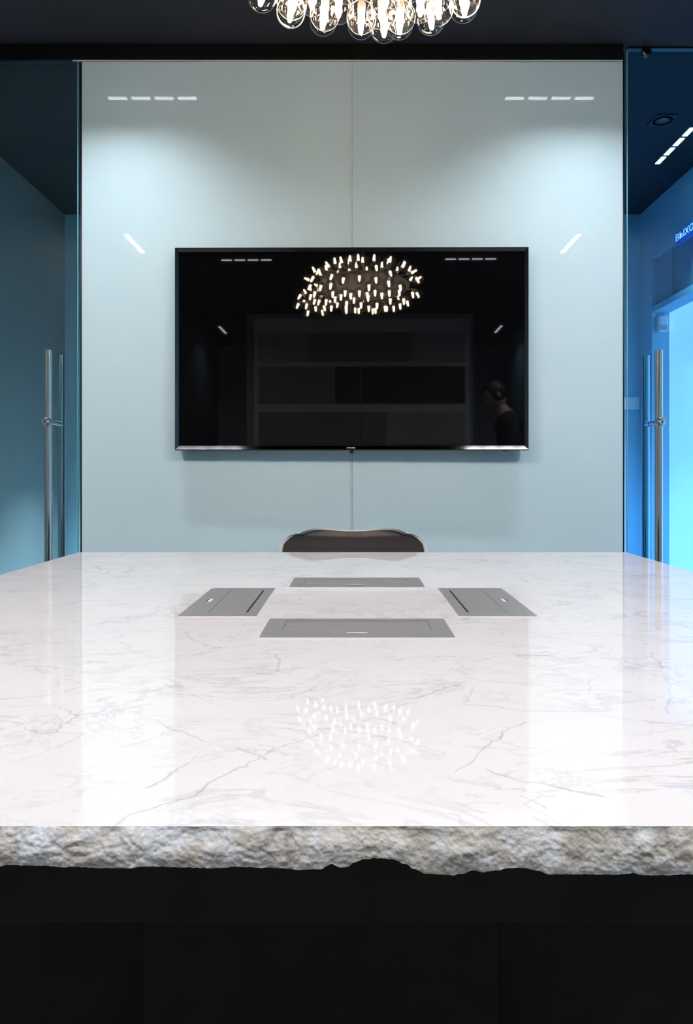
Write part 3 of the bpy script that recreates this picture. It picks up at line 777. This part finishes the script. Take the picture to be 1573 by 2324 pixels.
# ================================================================== BEHIND THE CAMERA (mirrored in the screen)
def make_cabinet():
    D = 2 * 2.8735 - YB - 0.35          # mirrored distance of the cabinet front
    YFr = YB + 0.35
    def T(px, py): return ((px - 826) * D / F, CAM_Z + (1075 - py) * D / F)
    x0, zt = T(585, 722); x1, _ = T(1077, 722)
    zt = min(zt, CEIL - 0.01)
    e = empty('wall_cabinet', ((x0 + x1) / 2, YB, 0)); tag(e, 'tall wall cabinet of pale and dark panels mirrored in the television', 'cabinet')
    ox = (x0 + x1) / 2
    MB().box(x0 - ox, x1 - ox, 0.001, 0.33, 0, zt, 0.003).build('body', M['cab_body'], e)
    rows = [(755, 820, [(597, 708, 'cab_a'), (712, 827, 'cab_b'), (830, 945, 'cab_b'), (950, 1065, 'cab_a')]),
            (832, 915, [(597, 765, 'cab_b'), (770, 827, 'cab_c'), (830, 1065, 'cab_c')]),
            (935, 1008, [(597, 827, 'cab_b'), (830, 885, 'cab_b'), (890, 1065, 'cab_a')]),
            (1028, 1112, [(597, 708, 'cab_a'), (712, 945, 'cab_b'), (950, 1065, 'cab_a')]),
            (1122, 1250, [(597, 827, 'cab_a'), (830, 1065, 'cab_b')])]
    for ya, yb, cells in rows:
        for a, b_, mm in cells:
            xa, za = T(a, ya); xb, zb = T(b_, yb)
            MB().box(xa - ox, xb - ox, 0.33, 0.35, max(zb, 0.04), za, 0.002).build('door_panel', M[mm], e)
make_cabinet()

def make_person():
    e = empty('person', (1.33, -0.35, 0), PI / 2)     # faces -X (towards the camera position)
    tag(e, 'person in dark clothes with bowed head mirrored at the right of the television', 'person')
    def skin(name, verts, edges, radii, m, root=0, sub=2, parent=e):
        me = bpy.data.meshes.new(name); me.from_pydata(verts, edges, [])
        o = bpy.data.objects.new(name, me); COL.objects.link(o); o.parent = parent; me.materials.append(m)
        md = o.modifiers.new('skin', 'SKIN'); md.use_smooth_shade = True
        for i, r in enumerate(radii):
            sv = me.skin_vertices[0].data[i]; sv.radius = r if isinstance(r, tuple) else (r, r); sv.use_root = (i == root)
        s_ = o.modifiers.new('sub', 'SUBSURF'); s_.levels = sub; s_.render_levels = sub
        return o
    # local: facing +Y, X to its right
    V = []; E = []; Rr = []
    def add(p, r, par=None):
        V.append(p); Rr.append(r)
        if par is not None: E.append((par, len(V) - 1))
        return len(V) - 1
    pel = add((0, 0, 0.95), (0.145, 0.10))
    wa = add((0, 0.0, 1.10), (0.135, 0.095), pel); chst = add((0, 0.02, 1.30), (0.155, 0.105), wa)
    up = add((0, 0.045, 1.43), (0.12, 0.08), chst); nk = add((0, 0.075, 1.51), 0.055, up); hb = add((0, 0.115, 1.57), 0.055, nk)
    for s in (-1, 1):
        sh = add((0.17 * s, 0.045, 1.415), 0.055, up); el = add((0.23 * s, 0.02, 1.13), 0.042, sh); wr_ = add((0.21 * s, 0.16, 0.93), 0.027, el)
        pa = add((0.205 * s, 0.20, 0.87), (0.034, 0.018), wr_)
        for k, (dx, ln) in enumerate(((-0.027, 0.075), (-0.009, 0.085), (0.009, 0.08), (0.026, 0.065))):
            f1 = add((0.205 * s + dx, 0.225, 0.83), 0.0085, pa); add((0.205 * s + dx, 0.225, 0.83 - ln * 0.75), 0.007, f1)
        th = add((0.17 * s, 0.215, 0.885), 0.010, pa); add((0.155 * s, 0.235, 0.845), 0.008, th)
        hp = add((0.09 * s, 0, 0.88), 0.085, pel); kn = add((0.10 * s, 0.015, 0.49), 0.055, hp); an = add((0.105 * s, -0.01, 0.09), 0.038, kn)
        add((0.115 * s, 0.13, 0.035), 0.03, an)
    skin('body', V, E, Rr, M['skin'])
    # head: bowed forward
    hd_ = MB(); hd_.ball((0, 0, 0), 0.077, 0.098, 0.118, 4)
    for v in hd_.bm.verts:
        c = v.co
        if c.z < -0.02: k = 1 - 0.30 * min(1, (-0.02 - c.z) / 0.09); c.x *= k; c.y = c.y * (k if c.y < 0 else 0.5 + 0.5 * k)
        d = math.exp(-((c.x / 0.014) ** 2 + ((c.z + 0.018) / 0.026) ** 2));
        if c.y > 0.05: c.y += 0.024 * d
        for sx in (-1, 1):
            if c.y > 0.05: c.y -= 0.010 * math.exp(-(((c.x - 0.031 * sx) / 0.016) ** 2 + ((c.z - 0.010) / 0.012) ** 2))
        if c.y > 0.04: c.y += 0.006 * math.exp(-((c.x / 0.024) ** 2 + ((c.z + 0.062) / 0.012) ** 2))
    for sx in (-1, 1): hd_.ball((0.079 * sx, -0.008, -0.005), 0.009, 0.018, 0.031, 2)
    h = hd_.build('head', M['skin'], e, True, None, loc=(0, 0.145, 1.645)); h.rotation_euler = (-0.50, 0, 0)
    for sx in (-1, 1):
        MB().ball((0.031 * sx, 0.083, 0.010), 0.010, 0.007, 0.006, 2).build('eye', M['hair'], h, True)
    MB().ball((0, 0.0905, -0.060), 0.022, 0.006, 0.006, 2).build('mouth', M['cab_b'], h, True)
    hr = MB(); hr.ball((0, -0.012, 0.022), 0.086, 0.104, 0.112, 4)
    for v in list(hr.bm.verts):
        if v.co.y > 0.045 and v.co.z < 0.075: v.co.y = 0.045 + (v.co.y - 0.045) * 0.1
        if v.co.z < -0.055: v.co.z = -0.055 - (v.co.z + 0.055) * 0.2
        v.co += v.co.normalized() * 0.006 * noise.noise(v.co * 45)
    hr.build('hair', M['hair'], h, True, None)
    sv = [(0, 0, 0.90), (0, 0, 1.10), (0, 0.02, 1.30), (0, 0.045, 1.43), (0, 0.082, 1.515), (-0.17, 0.045, 1.415), (-0.23, 0.02, 1.13), (-0.214, 0.14, 0.96), (0.17, 0.045, 1.415), (0.23, 0.02, 1.13), (0.214, 0.14, 0.96)]
    skin('shirt', sv, [(0, 1), (1, 2), (2, 3), (3, 4), (3, 5), (5, 6), (6, 7), (3, 8), (8, 9), (9, 10)],
         [(0.165, 0.12), (0.155, 0.115), (0.175, 0.125), (0.14, 0.1), 0.072, 0.07, 0.056, 0.042, 0.07, 0.056, 0.042], M['shirt'])
    tv_ = [(0, 0, 0.98), (-0.09, 0, 0.86), (-0.10, 0.015, 0.49), (-0.105, -0.01, 0.09), (0.09, 0, 0.86), (0.10, 0.015, 0.49), (0.105, -0.01, 0.09)]
    skin('trousers', tv_, [(0, 1), (1, 2), (2, 3), (0, 4), (4, 5), (5, 6)], [(0.15, 0.11), 0.098, 0.072, 0.056, 0.098, 0.072, 0.056], M['trousers'])
    for s in (-1, 1):
        sm_ = MB().box(0.112 * s - 0.046, 0.112 * s + 0.046, -0.075, 0.185, 0.0, 0.075, 0.03, 4)
        for v in sm_.bm.verts:
            if v.co.y > 0.06: v.co.z *= 1 - 0.35 * (v.co.y - 0.06) / 0.125
        sm_.build('shoe', M['shoe'], e, True)
make_person()
